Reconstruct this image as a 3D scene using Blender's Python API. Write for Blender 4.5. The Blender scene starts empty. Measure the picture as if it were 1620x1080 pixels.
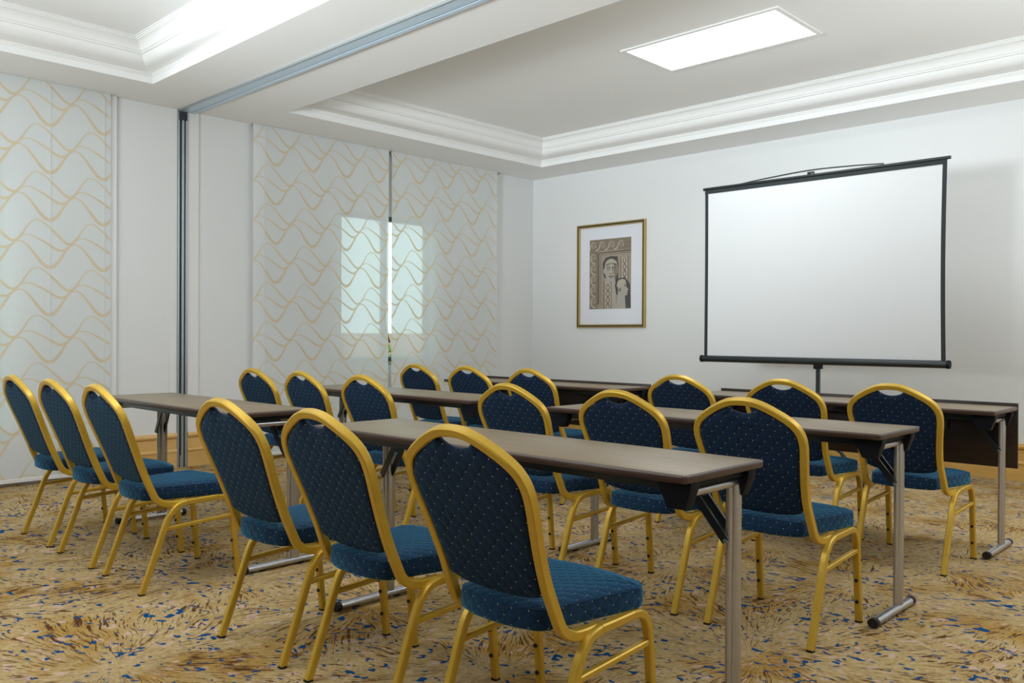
import bpy, bmesh, math, random
from mathutils import Vector, Matrix
random.seed(7)
C = bpy.context.scene.collection
SC = bpy.context.scene

# ---------------------------------------------------------------- camera
F_PX, YAW, PITCH, ROLL, CAM_H = 1342.63, 44.009, -0.3814, -0.2933, 1.0932
cd = bpy.data.cameras.new('camera')
cam = bpy.data.objects.new('camera', cd)
C.objects.link(cam)
cd.sensor_width = 36.0
cd.lens = F_PX / 1620 * 36.0
cd.clip_start = 0.05
b, p, r = map(math.radians, (YAW, PITCH, ROLL))
Rv = Vector((math.cos(b), math.sin(b), 0))
Hv = Vector((-math.sin(b), math.cos(b), 0))
Zv = Vector((0, 0, 1))
Fv = Hv * math.cos(p) + Zv * math.sin(p)
Uv = -Hv * math.sin(p) + Zv * math.cos(p)
R2 = Rv * math.cos(r) - Uv * math.sin(r)
U2 = Rv * math.sin(r) + Uv * math.cos(r)
m = Matrix((R2, U2, -Fv)).transposed().to_4x4()
m.translation = Vector((0, 0, CAM_H))
cam.matrix_world = m
SC.camera = cam

# ---------------------------------------------------------------- world and exposure
w = bpy.data.worlds.new('world')
SC.world = w
w.use_nodes = True
bg = w.node_tree.nodes['Background']
bg.inputs[0].default_value = (0.93, 0.97, 1.0, 1)
bg.inputs[1].default_value = 1.3
SC.view_settings.view_transform = 'Standard'
SC.view_settings.look = 'None'
SC.view_settings.exposure = 0.62
SC.view_settings.gamma = 1.0
SC.view_settings.use_curve_mapping = False
PANEL_STRENGTH = 5.5
def fill_lamp(name, loc, aim, sx, sy, watts, col=(1, 1, 1)):
    d = bpy.data.lights.new(name, 'AREA')
    d.shape = 'RECTANGLE'
    d.size, d.size_y = sx, sy
    d.energy = watts
    d.color = col
    o = bpy.data.objects.new(name, d)
    C.objects.link(o)
    o.location = loc
    o.rotation_euler = (Vector(aim) - Vector(loc)).to_track_quat('-Z', 'Y').to_euler()
    return o
# added fill lights without fixtures, out of view, to brighten the ceiling
fill_lamp('ceiling_fill', (-3.8, -1.0, 1.5), (-3.8, -0.3, 3.2), 2.4, 1.4, 90, (0.88, 0.96, 1.0))
fill_lamp('side_ceiling_fill', (0.9, 4.6, 1.7), (0.5, 4.7, 3.2), 1.6, 2.0, 72, (0.88, 0.96, 1.0))
sl = bpy.data.lights.new('flood_fill', 'SPOT')  # added spot fill with no fixture, aimed at the far ceiling
sl.energy = 1050
sl.color = (0.88, 0.96, 1.0)
sl.spot_size = math.radians(50)
sl.spot_blend = 1.0
sl.shadow_soft_size = 0.45
so = bpy.data.objects.new('flood_fill', sl)
C.objects.link(so)
so.location = (-3.3, -2.3, 1.6)
so.rotation_euler = (Vector((-4.4, 6.5, 3.9)) - Vector(so.location)).to_track_quat('-Z', 'Y').to_euler()

# ---------------------------------------------------------------- node helpers
class NT:
    def __init__(self, name):
        self.m = bpy.data.materials.new(name)
        self.m.use_nodes = True
        self.t = self.m.node_tree
        self.b = self.t.nodes['Principled BSDF']
        self.out = self.t.nodes['Material Output']
    def n(self, typ, **kw):
        nd = self.t.nodes.new(typ)
        for k, v in kw.items():
            setattr(nd, k, v)
        return nd
    def link(self, a, c):
        self.t.links.new(a, c)
    def math(self, op, a, c=None, d=None, clamp=False):
        nd = self.n('ShaderNodeMath', operation=op, use_clamp=clamp)
        for i, v in enumerate((a, c, d)):
            if v is None:
                continue
            if isinstance(v, (int, float)):
                nd.inputs[i].default_value = v
            else:
                self.link(v, nd.inputs[i])
        return nd.outputs[0]
    def mix(self, fac, c1, c2):
        nd = self.n('ShaderNodeMix', data_type='RGBA')
        for i, v in ((0, fac), (6, c1), (7, c2)):
            if isinstance(v, (int, float)):
                nd.inputs[i].default_value = v
            elif isinstance(v, tuple):
                nd.inputs[i].default_value = v + (1,) if len(v) == 3 else v
            else:
                self.link(v, nd.inputs[i])
        return nd.outputs[2]
    def coords(self):
        tc = self.n('ShaderNodeTexCoord')
        sp = self.n('ShaderNodeSeparateXYZ')
        self.link(tc.outputs['Object'], sp.inputs[0])
        return tc.outputs['Object'], sp.outputs[0], sp.outputs[1], sp.outputs[2]
    def vec(self, x, y, z=0.0):
        nd = self.n('ShaderNodeCombineXYZ')
        for i, v in enumerate((x, y, z)):
            if isinstance(v, (int, float)):
                nd.inputs[i].default_value = v
            else:
                self.link(v, nd.inputs[i])
        return nd.outputs[0]
    def noise(self, vec, scale, detail=2.0, rough=0.5, dim='3D'):
        nd = self.n('ShaderNodeTexNoise', noise_dimensions=dim)
        self.link(vec, nd.inputs['Vector'])
        nd.inputs['Scale'].default_value = scale
        nd.inputs['Detail'].default_value = detail
        nd.inputs['Roughness'].default_value = rough
        return nd.outputs[0]
    def ramp(self, v, lo, hi):
        nd = self.n('ShaderNodeMapRange', interpolation_type='SMOOTHSTEP')
        self.link(v, nd.inputs[0])
        nd.inputs[1].default_value = lo
        nd.inputs[2].default_value = hi
        return nd.outputs[0]
    def bump(self, h, strength, dist):
        nd = self.n('ShaderNodeBump')
        nd.inputs['Strength'].default_value = strength
        nd.inputs['Distance'].default_value = dist
        self.link(h, nd.inputs['Height'])
        self.link(nd.outputs[0], self.b.inputs['Normal'])
    def set(self, color=None, rough=None, metal=None, **kw):
        if color is not None:
            if isinstance(color, tuple):
                self.b.inputs['Base Color'].default_value = color + (1,)
            else:
                self.link(color, self.b.inputs['Base Color'])
        if rough is not None:
            self.b.inputs['Roughness'].default_value = rough
        if metal is not None:
            self.b.inputs['Metallic'].default_value = metal
        for k, v in kw.items():
            self.b.inputs[k.replace('_', ' ')].default_value = v
        return self.m

def srgb(r, g, bb):
    def f(c):
        c /= 255.0
        return c / 12.92 if c <= 0.04045 else ((c + 0.055) / 1.055) ** 2.4
    return (f(r), f(g), f(bb))

def plain(name, color, rough=0.5, metal=0.0, grain=0.04, gscale=40, **kw):
    """solid colour with a faint procedural mottling"""
    t = NT(name)
    v, x, y, z = t.coords()
    n = t.noise(v, gscale, 3)
    lo = tuple(c * (1 - grain) for c in color)
    hi = tuple(min(1, c * (1 + grain)) for c in color)
    return t.set(t.mix(n, lo, hi), rough, metal, **kw)

# ---------------------------------------------------------------- materials
M = {}
M['wall'] = plain('wall_paint', (0.80, 0.81, 0.81), 0.6, grain=0.012, gscale=3)
M['pilaster'] = plain('pilaster_paint', (0.83, 0.82, 0.81), 0.55, grain=0.01)
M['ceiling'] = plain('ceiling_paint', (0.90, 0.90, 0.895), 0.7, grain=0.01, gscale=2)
M['molding'] = plain('molding_paint', (0.88, 0.88, 0.87), 0.5, grain=0.01)
M['white_trim'] = plain('white_gloss_paint', (0.85, 0.87, 0.88), 0.35, grain=0.01)
M['chrome'] = plain('chrome_steel', (0.50, 0.50, 0.52), 0.26, 0.85, grain=0.05)
M['aluminium'] = plain('track_aluminium', srgb(196, 215, 232), 0.35, 0.15, grain=0.03)
M['jamb'] = plain('jamb_aluminium', (0.42, 0.46, 0.48), 0.4, 0.7, grain=0.03)
M['slot'] = plain('dark_slot', (0.02, 0.03, 0.035), 0.5)
M['black_plastic'] = plain('black_plastic', (0.008, 0.010, 0.016), 0.6)
M['black_plastic'].node_tree.nodes['Principled BSDF'].inputs['Specular IOR Level'].default_value = 0.2
M['black_metal'] = plain('black_painted_metal', (0.014, 0.02, 0.022), 0.32, 0.0)
M['rubber'] = plain('black_rubber', (0.012, 0.01, 0.01), 0.7)
M['screen_white'] = plain('matte_screen', (0.70, 0.712, 0.722), 0.85, grain=0.004)
M['screen_border'] = plain('black_screen_border', (0.016, 0.022, 0.024), 0.7)
M['gold_picture'] = plain('picture_gold', (0.50, 0.36, 0.13), 0.35, 0.6, grain=0.1, gscale=60)
M['dark_picture'] = plain('picture_dark_line', (0.035, 0.03, 0.015), 0.4)
M['mat'] = plain('mat_board', (0.86, 0.87, 0.90), 0.8, grain=0.01)
M['paper'] = plain('white_paper', (0.8, 0.82, 0.85), 0.7)
M['window_frame'] = plain('dark_window_frame', (0.05, 0.075, 0.08), 0.4)
M['sill'] = plain('stone_sill', (0.45, 0.42, 0.40), 0.6)

def gold():
    t = NT('gold_painted_steel')
    v, x, y, z = t.coords()
    n = t.noise(v, 25, 4)
    n2 = t.noise(v, 320, 2)
    c = t.mix(n, srgb(200, 158, 44), srgb(216, 180, 70))
    t.set(c, 0.36, 0.35)
    t.bump(n2, 0.06, 0.001)
    return t.m
M['gold'] = gold()

def fabric(name, axis):
    """quilted diamond fabric with a pale dot at every crossing"""
    t = NT(name)
    v, x, y, z = t.coords()
    if axis == 'back':
        u, q = x, z
        pu, pq = 0.0455, 0.0415
    else:
        pu, pq = 0.0455, 0.0415
        tn = t.n('ShaderNodeTexCoord')
        sn = t.n('ShaderNodeSeparateXYZ')
        t.link(tn.outputs['Normal'], sn.inputs[0])
        top = t.math('GREATER_THAN', t.math('ABSOLUTE', sn.outputs[2]), 0.62)
        front = t.math('GREATER_THAN', t.math('ABSOLUTE', sn.outputs[1]), t.math('ABSOLUTE', sn.outputs[0]))
        def pick(fac, a_, b_):
            return t.math('ADD', t.math('MULTIPLY', fac, a_), t.math('MULTIPLY', t.math('SUBTRACT', 1.0, fac), b_))
        u = pick(t.math('MAXIMUM', top, front), x, y)
        q = pick(top, y, t.math('ADD', z, 0.008))
    uu = t.math('DIVIDE', u, pu)
    qq = t.math('DIVIDE', q, pq)
    a = t.math('ADD', uu, qq)
    bb = t.math('SUBTRACT', uu, qq)
    def dist(s):       # distance to nearest integer, 0..0.5
        return t.math('PINGPONG', s, 0.5)
    da, db = dist(a), dist(bb)
    dmin = t.math('MINIMUM', da, db)
    dd = t.math('MAXIMUM', da, db)
    line = t.math('SUBTRACT', 1.0, t.ramp(dmin, 0.012, 0.06))
    dot = t.math('SUBTRACT', 1.0, t.ramp(dd, 0.028, 0.046))
    n = t.noise(v, 38, 4)
    weave = t.noise(v, 900, 1)
    base = t.mix(n, srgb(9, 32, 52), srgb(17, 38, 70)) if axis == 'back' else t.mix(n, srgb(12, 44, 68), srgb(20, 48, 84))  # same cloth: shaded tone for backs, lit tone for seats, put into the colour
    base = t.mix(t.math('MULTIPLY', line, 0.75), base, srgb(4, 16, 24))
    base = t.mix(dot, base, srgb(225, 222, 200))
    t.set(base, 0.75)
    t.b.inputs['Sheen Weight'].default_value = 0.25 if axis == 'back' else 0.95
    t.b.inputs['Sheen Roughness'].default_value = 0.4
    t.b.inputs['Sheen Tint'].default_value = (0.10, 0.46, 0.78, 1)
    t.b.inputs['Specular IOR Level'].default_value = 0.2
    h = t.math('POWER', t.math('MULTIPLY', dmin, 2.0), 0.5)
    h = t.math('ADD', h, t.math('MULTIPLY', weave, 0.12))
    t.bump(h, 0.55, 0.0035)
    return t.m
M['fabric_back_shaded'] = fabric('navy_quilted_fabric_back_shaded', 'back')
M['fabric_seat_lit'] = fabric('navy_quilted_fabric_seat_lit', 'seat')

def wood(name, c1, c2, rough, sx=1.2, sy=30):
    t = NT(name)
    v, x, y, z = t.coords()
    vv = t.vec(t.math('MULTIPLY', x, sx), t.math('MULTIPLY', y, sy), t.math('MULTIPLY', z, sy))
    n = t.noise(vv, 1.0, 6, 0.6)
    n2 = t.noise(vv, 4.0, 4, 0.6)
    f = t.math('ADD', t.math('MULTIPLY', n, 0.7), t.math('MULTIPLY', n2, 0.3))
    t.set(t.mix(t.ramp(f, 0.35, 0.65), c1, c2), rough)
    return t.m
M['laminate'] = wood('brown_laminate', srgb(120, 103, 78), srgb(132, 116, 90), 0.36)
M['edge'] = wood('dark_edge_band', srgb(66, 47, 38), srgb(78, 58, 48), 0.35)
M['modesty'] = wood('dark_walnut_panel', srgb(36, 25, 20), srgb(52, 36, 28), 0.4, 2.0, 40)
M['base_wood_left'] = wood('honey_wood_base_left', srgb(212, 168, 96), srgb(224, 184, 118), 0.4, 20, 1.5)
M['base_wood'] = wood('honey_wood_base', srgb(206, 162, 84), srgb(218, 176, 102), 0.4, 1.5, 20)

def carpet():
    t = NT('patterned_carpet')
    v, x, y, z = t.coords()
    warp = t.n('ShaderNodeVectorMath', operation='ADD')
    wn = t.n('ShaderNodeTexNoise', noise_dimensions='2D')
    t.link(v, wn.inputs['Vector'])
    wn.inputs['Scale'].default_value = 2.2
    wn.inputs['Detail'].default_value = 2
    sc = t.n('ShaderNodeVectorMath', operation='SCALE')
    t.link(wn.outputs['Color'], sc.inputs[0])
    sc.inputs['Scale'].default_value = 0.17
    t.link(v, warp.inputs[0])
    t.link(sc.outputs[0], warp.inputs[1])
    vo = t.n('ShaderNodeTexVoronoi', voronoi_dimensions='2D', feature='F1')
    S = 1.25
    vo.inputs['Scale'].default_value = S
    vo.inputs['Randomness'].default_value = 0.85
    t.link(warp.outputs[0], vo.inputs['Vector'])
    # offset from the burst centre, metres
    scp = t.n('ShaderNodeVectorMath', operation='SUBTRACT')
    t.link(warp.outputs[0], scp.inputs[0])
    t.link(vo.outputs['Position'], scp.inputs[1])
    sp = t.n('ShaderNodeSeparateXYZ')
    t.link(scp.outputs[0], sp.inputs[0])
    dx, dy = sp.outputs[0], sp.outputs[1]
    ang = t.math('ARCTAN2', dy, dx)
    rad = t.math('SQRT', t.math('ADD', t.math('MULTIPLY', dx, dx), t.math('MULTIPLY', dy, dy)))
    cr = t.n('ShaderNodeSeparateColor')
    t.link(vo.outputs['Color'], cr.inputs[0])
    seed = t.math('MULTIPLY', cr.outputs[0], 40.0)
    def radial(fa, fr, off, detail=2.0, rough=0.5):
        vv = t.vec(t.math('MULTIPLY', ang, fa), t.math('MULTIPLY', rad, fr), t.math('ADD', seed, off))
        return t.noise(vv, 1.0, detail, rough)
    far = t.ramp(rad, 0.02, 0.09)
    streak = radial(30, 9, 0, 4, 0.68)
    streak2 = radial(60, 11, 9.3, 3, 0.65)
    iso = t.noise(v, 60, 4, 0.72)
    patch = t.noise(v, 3.2, 3, 0.6)
    fine = t.noise(v, 240, 2, 0.6)
    mid = t.noise(v, 45, 3, 0.65)
    base = t.mix(t.ramp(mid, 0.3, 0.7), srgb(184, 154, 100), srgb(206, 182, 136))
    base = t.mix(t.ramp(patch, 0.46, 0.66), base, srgb(186, 148, 80))
    pink = t.ramp(radial(9, 17, 3.1, 2, 0.5), 0.60, 0.66)
    base = t.mix(t.math('MULTIPLY', pink, 0.8), base, srgb(216, 184, 164))
    thr = t.math('MULTIPLY', t.math('SUBTRACT', patch, 0.5), 0.16)
    s1 = t.math('MULTIPLY', t.ramp(t.math('ADD', streak, thr), 0.58, 0.605), far)
    s2 = t.math('MULTIPLY', t.ramp(t.math('ADD', streak2, thr), 0.60, 0.625), far)
    s3 = t.ramp(t.math('ADD', iso, thr), 0.63, 0.66)
    st = t.math('MAXIMUM', t.math('MAXIMUM', s1, s2), s3)
    base = t.mix(t.math('MULTIPLY', st, 0.95), base, srgb(88, 52, 26))
    patch2 = t.noise(v, 4.5, 2, 0.5)
    bl = t.math('ADD', t.noise(t.vec(t.math('ADD', t.math('MULTIPLY', dx, 25), t.math('MULTIPLY', dy, 12)), t.math('SUBTRACT', t.math('MULTIPLY', dy, 38), t.math('MULTIPLY', dx, 14)), seed), 1.0, 1, 0.4), t.math('MULTIPLY', t.math('SUBTRACT', patch2, 0.5), 0.42))
    bmask = t.ramp(bl, 0.655, 0.675)
    base = t.mix(bmask, base, srgb(10, 74, 130))
    dark = t.mix(fine, (0.68, 0.68, 0.69), (1.0, 1.0, 1.01))
    mul = t.n('ShaderNodeMix', data_type='RGBA', blend_type='MULTIPLY')
    mul.inputs[0].default_value = 1.0
    t.link(base, mul.inputs[6])
    t.link(dark, mul.inputs[7])
    t.set(mul.outputs[2], 0.95)
    t.b.inputs['Specular IOR Level'].default_value = 0.1
    t.bump(fine, 0.4, 0.004)
    return t.m
M['carpet'] = carpet()

def sheer(name, y0, z0):
    """translucent sheer panel with a woven gold wave pattern; y0, z0 = one wave crest"""
    t = NT(name)
    v, x, y, z = t.coords()
    PU, PV = 0.374, 0.346
    u = t.math('MULTIPLY', t.math('DIVIDE', t.math('SUBTRACT', y, y0), PU), 2 * math.pi)
    vv = t.math('DIVIDE', t.math('SUBTRACT', z0, z), PV)
    # (mean, amplitude, phase, thickness) in periods, v running down
    waves = [(0.260, 0.260, 0.0, 0.040, 0.10), (0.008, 0.148, 0.14, 0.031, 0.33), (0.767, 0.233, 0.305, 0.031, 0.27)]
    mask = None
    for mean, amp, ph, th, sk in waves:
        a = t.math('SUBTRACT', u, ph * 2 * math.pi)
        a = t.math('ADD', a, t.math('MULTIPLY', t.math('SUBTRACT', t.math('COSINE', a), 1.0), sk))
        s = t.math('SINE', a)
        c = t.math('COSINE', a)
        wv = t.math('SUBTRACT', mean, t.math('MULTIPLY', c, amp))
        d = t.math('PINGPONG', t.math('SUBTRACT', vv, wv), 0.5)
        slope = t.math('MULTIPLY', s, amp * 2 * math.pi * PV / PU)
        nrm = t.math('SQRT', t.math('ADD', 1.0, t.math('MULTIPLY', slope, slope)))
        d = t.math('DIVIDE', d, nrm)
        # thick in the troughs (cos < 0), thin on the crests
        tk = t.math('MULTIPLY', t.math('SUBTRACT', 1.2, t.math('MULTIPLY', c, 0.55)), th * 0.54)
        mk = t.math('SUBTRACT', 1.0, t.ramp(t.math('SUBTRACT', d, tk), -0.006, 0.006))
        mask = mk if mask is None else t.math('MAXIMUM', mask, mk)
    weave = t.noise(t.vec(t.math('MULTIPLY', y, 90.0), t.math('MULTIPLY', z, 4.0), 0.0), 1.0, 3, 0.6)
    white = t.mix(weave, (0.86, 0.90, 0.90), (0.92, 0.95, 0.95))
    col = t.mix(t.math('MULTIPLY', mask, 0.8), white, srgb(228, 208, 168))
    dif = t.n('ShaderNodeBsdfDiffuse')
    tra = t.n('ShaderNodeBsdfTranslucent')
    tp = t.n('ShaderNodeBsdfTransparent')
    t.link(col, dif.inputs[0])
    t.link(col, tra.inputs[0])
    m1 = t.n('ShaderNodeMixShader')
    m1.inputs[0].default_value = 0.2
    t.link(dif.outputs[0], m1.inputs[1])
    t.link(tra.outputs[0], m1.inputs[2])
    m2 = t.n('ShaderNodeMixShader')
    t.link(t.math('SUBTRACT', 0.17, t.math('MULTIPLY', mask, 0.13)), m2.inputs[0])
    t.link(m1.outputs[0], m2.inputs[1])
    t.link(tp.outputs[0], m2.inputs[2])
    t.link(m2.outputs[0], t.out.inputs[0])
    return t.m
M['sheer_a'] = sheer('sheer_wave_fabric_a', 1.917, 2.794)
M['sheer_b'] = sheer('sheer_wave_fabric_b', 4.513, 2.429)
M['sheer_c'] = sheer('sheer_wave_fabric_c', 5.405, 2.487)

def emit(name, col, s):
    t = NT(name)
    e = t.n('ShaderNodeEmission')
    e.inputs[0].default_value = col + (1,)
    e.inputs[1].default_value = s
    t.link(e.outputs[0], t.out.inputs[0])
    return t.m
M['diffuser'] = emit('lit_light_diffuser', (0.96, 0.99, 1.0), PANEL_STRENGTH)

def glass(name, tint, gl):
    t = NT(name)
    tp = t.n('ShaderNodeBsdfTransparent')
    tp.inputs[0].default_value = tint + (1,)
    g = t.n('ShaderNodeBsdfGlossy')
    g.inputs['Roughness'].default_value = 0.03
    mx = t.n('ShaderNodeMixShader')
    mx.inputs[0].default_value = gl
    t.link(tp.outputs[0], mx.inputs[1])
    t.link(g.outputs[0], mx.inputs[2])
    t.link(mx.outputs[0], t.out.inputs[0])
    return t.m
M['glass'] = glass('window_glass', (0.82, 0.97, 0.95), 0.05)
M['picture_glass'] = glass('picture_glazing', (0.99, 0.99, 1.0), 0.025)
M['terracotta'] = plain('terracotta_wall', srgb(214, 160, 128), 0.9, grain=0.1, gscale=8)
M['paving'] = plain('outdoor_paving', srgb(170, 170, 165), 0.9, grain=0.1)
M['leaf'] = plain('leaf_green', srgb(120, 150, 50), 0.6, grain=0.4, gscale=30)

# ---------------------------------------------------------------- object helpers
def obj(name, bm, mats, parent=None, loc=None, smooth=40):
    me = bpy.data.meshes.new(name)
    bmesh.ops.recalc_face_normals(bm, faces=bm.faces)
    bm.to_mesh(me)
    bm.free()
    if not isinstance(mats, (list, tuple)):
        mats = [mats]
    for mt in mats:
        me.materials.append(mt)
    if smooth:
        for f in me.polygons:
            f.use_smooth = True
        me.set_sharp_from_angle(angle=math.radians(smooth))
    o = bpy.data.objects.new(name, me)
    C.objects.link(o)
    if loc is not None:
        o.location = loc
    if parent is not None:
        o.parent = parent
    return o

def thing(name, label, cat, loc=(0, 0, 0), rz=0.0, group=None):
    o = bpy.data.objects.new(name, None)
    o.empty_display_size = 0.1
    C.objects.link(o)
    o.location = loc
    o.rotation_euler = (0, 0, rz)
    o['label'] = label
    o['category'] = cat
    if group:
        o['group'] = group
    return o

def struct(name, bm, mats, parent=None, smooth=30):
    o = obj(name, bm, mats, parent, smooth=smooth)
    if parent is None:
        o['kind'] = 'structure'
    return o

def copy_tree(src, label, loc, rz=0.0):
    rt = src.copy()
    C.objects.link(rt)
    rt.location = loc
    rt.rotation_euler = (0, 0, rz)
    rt['label'] = label
    for ch in src.children:
        c = ch.copy()
        C.objects.link(c)
        c.parent = rt
        for g in ch.children:
            d = g.copy()
            C.objects.link(d)
            d.parent = c
    return rt

def add_box(bm, x0, x1, y0, y1, z0, z1, bevel=0.0, seg=2, mat=0):
    t = bmesh.new()
    vs = [t.verts.new((x, y, z)) for x in (x0, x1) for y in (y0, y1) for z in (z0, z1)]
    for q in ((0, 1, 3, 2), (4, 6, 7, 5), (0, 4, 5, 1), (2, 3, 7, 6), (0, 2, 6, 4), (1, 5, 7, 3)):
        t.faces.new([vs[i] for i in q])
    if bevel:
        bmesh.ops.bevel(t, geom=t.edges[:], offset=bevel, segments=seg, affect='EDGES', profile=0.5)
    merge(bm, t, mat)

def merge(bm, t, mat=None):
    mp = {}
    for v in t.verts:
        mp[v] = bm.verts.new(v.co)
    for f in t.faces:
        try:
            nf = bm.faces.new([mp[v] for v in f.verts])
            nf.material_index = f.material_index if mat is None else mat
        except ValueError:
            pass
    t.free()

def box(*a, **k):
    bm = bmesh.new()
    add_box(bm, *a, **k)
    return bm

def catmull(pts, n=6):
    P = [Vector(q) for q in pts]
    P = [P[0] * 2 - P[1]] + P + [P[-1] * 2 - P[-2]]
    out = []
    for i in range(1, len(P) - 2):
        a, bb, c, d = P[i - 1:i + 3]
        for k in range(n):
            t = k / n
            out.append(0.5 * ((2 * bb) + (c - a) * t + (2 * a - 5 * bb + 4 * c - d) * t * t
                              + (3 * bb - a - 3 * c + d) * t ** 3))
    out.append(P[-2].copy())
    return out

def sweep(bm, path, prof, side, caps=True, mat=0):
    """prof: list of (a, b); a along the transported side vector, b along side x tangent"""
    path = [Vector(q) for q in path]
    n = len(path)
    tans = []
    for i in range(n):
        tans.append((path[min(i + 1, n - 1)] - path[max(i - 1, 0)]).normalized())
    s = Vector(side)
    rings = []
    for i in range(n):
        s = (s - tans[i] * s.dot(tans[i])).normalized()
        bn = tans[i].cross(s)
        rings.append([bm.verts.new(path[i] + s * a + bn * q) for a, q in prof])
    k = len(prof)
    for i in range(n - 1):
        for j in range(k):
            f = bm.faces.new((rings[i][j], rings[i][(j + 1) % k], rings[i + 1][(j + 1) % k], rings[i + 1][j]))
            f.material_index = mat
    if caps:
        bm.faces.new(rings[0][::-1]).material_index = mat
        bm.faces.new(rings[-1]).material_index = mat
    return rings

def circ(rx, ry=None, n=14):
    ry = rx if ry is None else ry
    return [(rx * math.cos(2 * math.pi * i / n), ry * math.sin(2 * math.pi * i / n)) for i in range(n)]

def chamfer(hx, hy, c):
    return [(hx, hy - c), (hx - c, hy), (-hx + c, hy), (-hx, hy - c), (-hx, -hy + c), (-hx + c, -hy), (hx - c, -hy), (hx, -hy + c)]

def tube(bm, p0, p1, prof, side=(1, 0, 0), n=1):
    a, c = Vector(p0), Vector(p1)
    sweep(bm, [a.lerp(c, i / n) for i in range(n + 1)], prof, side)

def loops(bm, rings, close_first=None, close_last=None, mat=0):
    vr = [[bm.verts.new(q) for q in rg] for rg in rings]
    k = len(rings[0])
    for i in range(len(vr) - 1):
        for j in range(k):
            f = bm.faces.new((vr[i][j], vr[i][(j + 1) % k], vr[i + 1][(j + 1) % k], vr[i + 1][j]))
            f.material_index = mat
    for vv, cpt in ((vr[0], close_first), (vr[-1], close_last)):
        if cpt is not None:
            c = bm.verts.new(cpt)
            for j in range(k):
                bm.faces.new((vv[j], vv[(j + 1) % k], c)).material_index = mat

def inset_poly(poly, d):
    """offset a CCW 2D polygon inwards"""
    n = len(poly)
    out = []
    for i in range(n):
        a, bb, c = Vector(poly[i - 1]), Vector(poly[i]), Vector(poly[(i + 1) % n])
        t = (c - a).normalized()
        out.append(bb + Vector((-t.y, t.x)) * d)
    return out

# ================================================================ SETTING
WX, WY, ZS, ZC = -6.81, 7.40, 2.93, 3.18
XR, YB = 3.2, -3.2

struct('floor', box(WX - 0.1, XR, YB, WY + 0.1, -0.08, 0.0), M['carpet'], smooth=0)

# window wall with two window openings
W1 = (4.68, 5.83, 0.83, 2.285)
W2 = (0.55, 1.842, 0.30, 2.285)
bm = bmesh.new()
ys = [YB, W2[0], W2[1], W1[0], W1[1], WY + 0.12]
add_box(bm, WX - 0.12, WX, ys[0], ys[1], 0, 3.3)
add_box(bm, WX - 0.12, WX, ys[2], ys[3], 0, 3.3)
add_box(bm, WX - 0.12, WX, ys[4], ys[5], 0, 3.3)
for wd in (W1, W2):
    add_box(bm, WX - 0.12, WX, wd[0], wd[1], 0, wd[2])
    add_box(bm, WX - 0.12, WX, wd[0], wd[1], wd[3], 3.3)
struct('wall_left', bm, M['wall'], smooth=0)
struct('wall_back', box(WX, XR, WY, WY + 0.12, 0, 3.3), M['wall'], smooth=0)

struct('wall_front', box(WX, XR, YB - 0.12, YB, 0, 3.3), M['modesty'], smooth=0)  # unseen wall, made dark to cut the light on the chair backs
struct('wall_right', box(XR, XR + 0.12, YB, WY + 0.12, 0, 3.3), M['wall'], smooth=0)

# ceiling: soffit plane with two coffers
CF2 = (-6.215, 2.4, 3.755, 6.88)
CF1 = (-6.25, 2.4, -1.6, 2.66)
bm = bmesh.new()
def slab(x0, x1, y0, y1):
    add_box(bm, x0, x1, y0, y1, ZS, ZC + 0.1)
slab(WX, XR, CF2[3], WY)
slab(WX, XR, CF1[3], CF2[2])
slab(WX, XR, YB, CF1[2])
for cf in (CF1, CF2):
    slab(WX, cf[0], cf[2], cf[3])
    slab(cf[1], XR, cf[2], cf[3])
    add_box(bm, cf[0], cf[1], cf[2], cf[3], ZC, ZC + 0.1)
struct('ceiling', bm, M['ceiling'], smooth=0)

CROWN = [(0.001, 0.0), (0.004, 0.001), (0.006, 0.045), (0.012, 0.05), (0.012, 0.058), (0.02, 0.061), (0.02, 0.069), (0.028, 0.072),
         (0.055, 0.076), (0.085, 0.084), (0.11, 0.098), (0.126, 0.116), (0.134, 0.136), (0.137, 0.152), (0.148, 0.155), (0.148, 0.166),
         (0.156, 0.169), (0.16, 0.183), (0.17, 0.202), (0.184, 0.217), (0.200, 0.226), (0.204, 0.2265), (0.204, 0.233), (0.213, 0.2345),
         (0.213, 0.243), (0.224, 0.2445), (0.224, 0.252)]
for k, cf in enumerate((CF1, CF2)):
    bm = bmesh.new()
    rings = []
    for a, h in CROWN:
        rings.append([(cf[0] + a, cf[2] + a, ZS + h), (cf[1] - a, cf[2] + a, ZS + h),
                      (cf[1] - a, cf[3] - a, ZS + h), (cf[0] + a, cf[3] - a, ZS + h)])
    loops(bm, rings)
    struct('trim_%d' % (k + 1), bm, M['molding'], smooth=25)

# folding-wall track in the ceiling beam and its jamb on the window wall
bm = bmesh.new()
add_box(bm, WX + 0.01, XR - 0.05, 3.105, 3.192, ZS - 0.014, ZS + 0.002, 0.002)
add_box(bm, WX + 0.01, XR - 0.05, 3.203, 3.240, ZS - 0.014, ZS + 0.002, 0.002)
add_box(bm, WX + 0.01, XR - 0.05, 3.095, 3.106, ZS - 0.016, ZS, 0.001, mat=2)  # shade of the lip's side face put in as a darker metal
add_box(bm, WX + 0.01, XR - 0.05, 3.191, 3.204, ZS - 0.006, ZS + 0.002, mat=1)
struct('trim_3', bm, [M['aluminium'], M['slot'], M['jamb']], smooth=0)
bm = bmesh.new()
add_box(bm, WX, WX + 0.013, 3.03, 3.09, 0, ZS, 0.003)
add_box(bm, WX, WX + 0.013, 3.175, 3.275, 0, ZS, 0.003)
struct('trim_4', bm, M['pilaster'], smooth=0)
bm = bmesh.new()
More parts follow.
